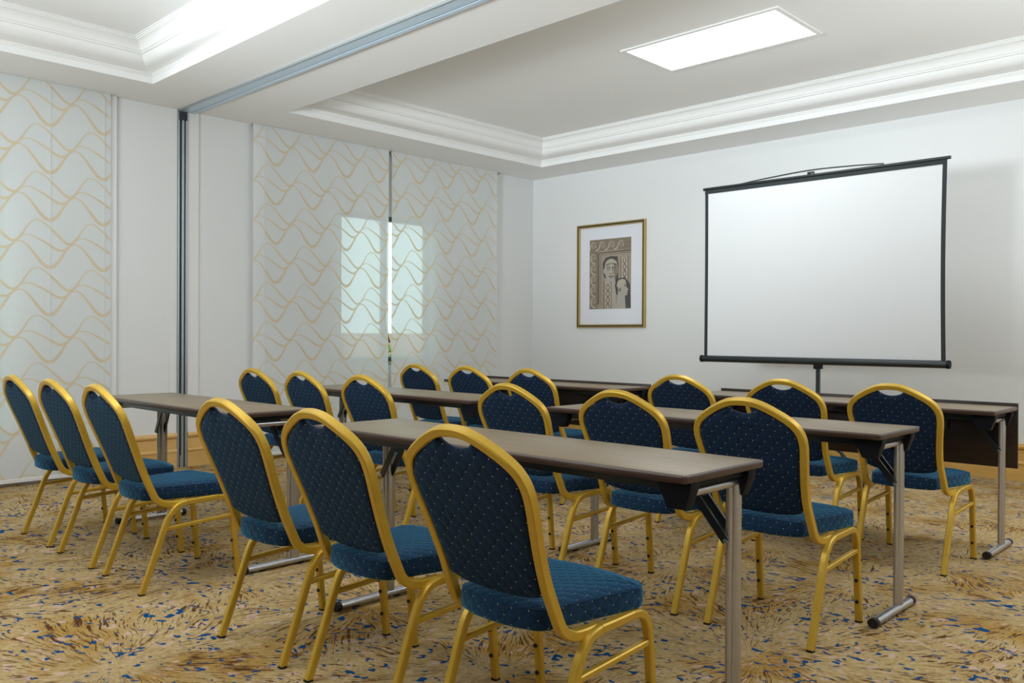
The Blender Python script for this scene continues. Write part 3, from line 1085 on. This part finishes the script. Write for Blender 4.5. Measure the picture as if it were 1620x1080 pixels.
def ell(cx, cy, rx, ry, mi, rot=0, n=24):
    cr, sr = math.cos(rot), math.sin(rot)
    flat([(cx + rx * math.cos(t) * cr - ry * math.sin(t) * sr, cy + rx * math.cos(t) * sr + ry * math.sin(t) * cr)
          for t in [2 * math.pi * i / n for i in range(n)]], mi)
def rect(u0, v0, u1, v1, mi):
    flat([(u0, v0), (u1, v0), (u1, v1), (u0, v1)], mi)
def stroke(pts, wd, mi):
    lay[0] += 0.00004
    asp = AH / AW
    n = len(pts)
    L_, R_ = [], []
    for i in range(n):
        p0, p1 = pts[max(i - 1, 0)], pts[min(i + 1, n - 1)]
        tx, ty = p1[0] - p0[0], (p1[1] - p0[1]) * asp
        l = math.hypot(tx, ty) or 1
        nx, ny = -ty / l, tx / l / asp
        ww = wd if not callable(wd) else wd(i / (n - 1))
        L_.append(bm.verts.new(A(pts[i][0] + nx * ww / 2, pts[i][1] + ny * ww / 2)))
        R_.append(bm.verts.new(A(pts[i][0] - nx * ww / 2, pts[i][1] - ny * ww / 2)))
    for i in range(n - 1):
        bm.faces.new((L_[i], L_[i + 1], R_[i + 1], R_[i])).material_index = mi
rect(0, 0, 1, 1, 0)
rect(0.0, 0.0, 0.21, 1.0, 5)
rect(0.0, 0.0, 1.0, 0.165, 5)
asp = AW / AH
def scroll(cx, cy, rr, a0, sgn):
    pts = []
    for i in range(34):
        f = i / 33
        an = a0 + sgn * f * 4.4 * math.pi / 1.5
        q = rr * (1 - 0.85 * f)
        pts.append((cx + q * math.cos(an), cy + q * math.sin(an) * asp))
    stroke(pts, lambda f: 0.032 * (1 - 0.5 * f), 2)
    stroke([(x + 0.012, y + 0.006) for x, y in pts], 0.009, 1)
for k in range(4):
    cx = 0.10 + k * 0.225
    scroll(cx, 0.09, 0.075, math.radians(160), 1)
    stroke([(cx - 0.07, 0.085), (cx - 0.09, 0.12), (cx - 0.13, 0.15), (cx - 0.18, 0.155)], 0.03, 2)
for k in range(5):
    cy = 0.255 + k * 0.158
    scroll(0.10, cy, 0.07, math.radians(160), 1)
    stroke([(0.03, cy - 0.01), (0.045, cy + 0.05), (0.10, cy + 0.085), (0.15, cy + 0.09)], 0.028, 2)
# inner ruled frame
stroke([(1.0, 0.185), (0.225, 0.195), (0.225, 0.93)], 0.03, 1)
stroke([(1.0, 0.215), (0.275, 0.222), (0.275, 0.95)], 0.012, 1)
# column band with chain ornament
rect(0.36, 0.60, 0.54, 1.0, 2)
stroke([(0.365, 0.60), (0.365, 1.0)], 0.018, 4)
stroke([(0.535, 0.60), (0.535, 1.0)], 0.014, 1)
def chain(cx, v0, v1, wd):
    n = 60
    for ph in (0, math.pi):
        stroke([(cx + wd * math.sin(ph + (v0 + (v1 - v0) * i / n) * 34), v0 + (v1 - v0) * i / n) for i in range(n + 1)], 0.018, 1)
chain(0.455, 0.64, 0.99, 0.04)
rect(0.76, 0.28, 0.93, 0.66, 2)
stroke([(0.765, 0.28), (0.765, 0.66)], 0.018, 1)
stroke([(0.93, 0.26), (0.93, 0.66)], 0.018, 1)
chain(0.85, 0.29, 0.65, 0.035)
# frontal head in a dark niche
flat([(0.33, 0.34), (0.40, 0.27), (0.52, 0.25), (0.68, 0.26), (0.71, 0.40), (0.70, 0.60), (0.60, 0.66), (0.40, 0.60), (0.33, 0.48)], 4)
flat([(0.54, 0.56), (0.63, 0.56), (0.66, 1.0), (0.545, 1.0)], 3)
rect(0.39, 0.555, 0.60, 0.625, 3)
ell(0.53, 0.44, 0.165, 0.155, 3)
flat([(0.38, 0.40), (0.40, 0.33), (0.48, 0.292), (0.58, 0.292), (0.66, 0.33), (0.685, 0.40), (0.64, 0.36), (0.53, 0.345), (0.43, 0.365)], 2)
ell(0.362, 0.46, 0.022, 0.035, 3)
ell(0.692, 0.46, 0.02, 0.035, 5)
flat([(0.60, 0.36), (0.68, 0.40), (0.675, 0.52), (0.61, 0.58), (0.60, 0.50)], 5)
for cx in (0.47, 0.595):
    stroke([(cx - 0.05, 0.418), (cx, 0.404), (cx + 0.05, 0.414)], 0.018, 1)
    ell(cx, 0.437, 0.034, 0.014, 1)
    ell(cx, 0.438, 0.016, 0.010, 3)
flat([(0.522, 0.42), (0.548, 0.42), (0.572, 0.50), (0.50, 0.50)], 2)
stroke([(0.56, 0.42), (0.575, 0.49), (0.50, 0.507)], 0.014, 1)
stroke([(0.475, 0.542), (0.53, 0.534), (0.59, 0.542)], 0.020, 1)
stroke([(0.49, 0.556), (0.53, 0.560), (0.575, 0.555)], 0.016, 5)
# profile head lower right
flat([(0.62, 0.66), (0.72, 0.57), (0.86, 0.56), (0.98, 0.66), (1.0, 0.99), (0.88, 1.0), (0.80, 0.84), (0.66, 0.80)], 4)
flat([(0.70, 0.74), (0.86, 0.80), (0.88, 1.0), (0.62, 1.0), (0.68, 0.90)], 3)
flat([(0.68, 0.66), (0.72, 0.60), (0.80, 0.585), (0.87, 0.60), (0.895, 0.645), (0.90, 0.70), (0.95, 0.735), (0.918, 0.75), (0.925, 0.775), (0.915, 0.81), (0.86, 0.82), (0.78, 0.79), (0.71, 0.76)], 3)
flat([(0.665, 0.67), (0.70, 0.605), (0.79, 0.58), (0.87, 0.597), (0.88, 0.63), (0.80, 0.64), (0.76, 0.69), (0.72, 0.73)], 2)
ell(0.745, 0.735, 0.026, 0.032, 5)
ell(0.742, 0.735, 0.013, 0.018, 1)
stroke([(0.855, 0.668), (0.895, 0.662)], 0.014, 1)
ell(0.872, 0.682, 0.018, 0.009, 1)
stroke([(0.89, 0.785), (0.915, 0.782)], 0.012, 1)
art = obj('art_print', bm, PM, pc, smooth=0)
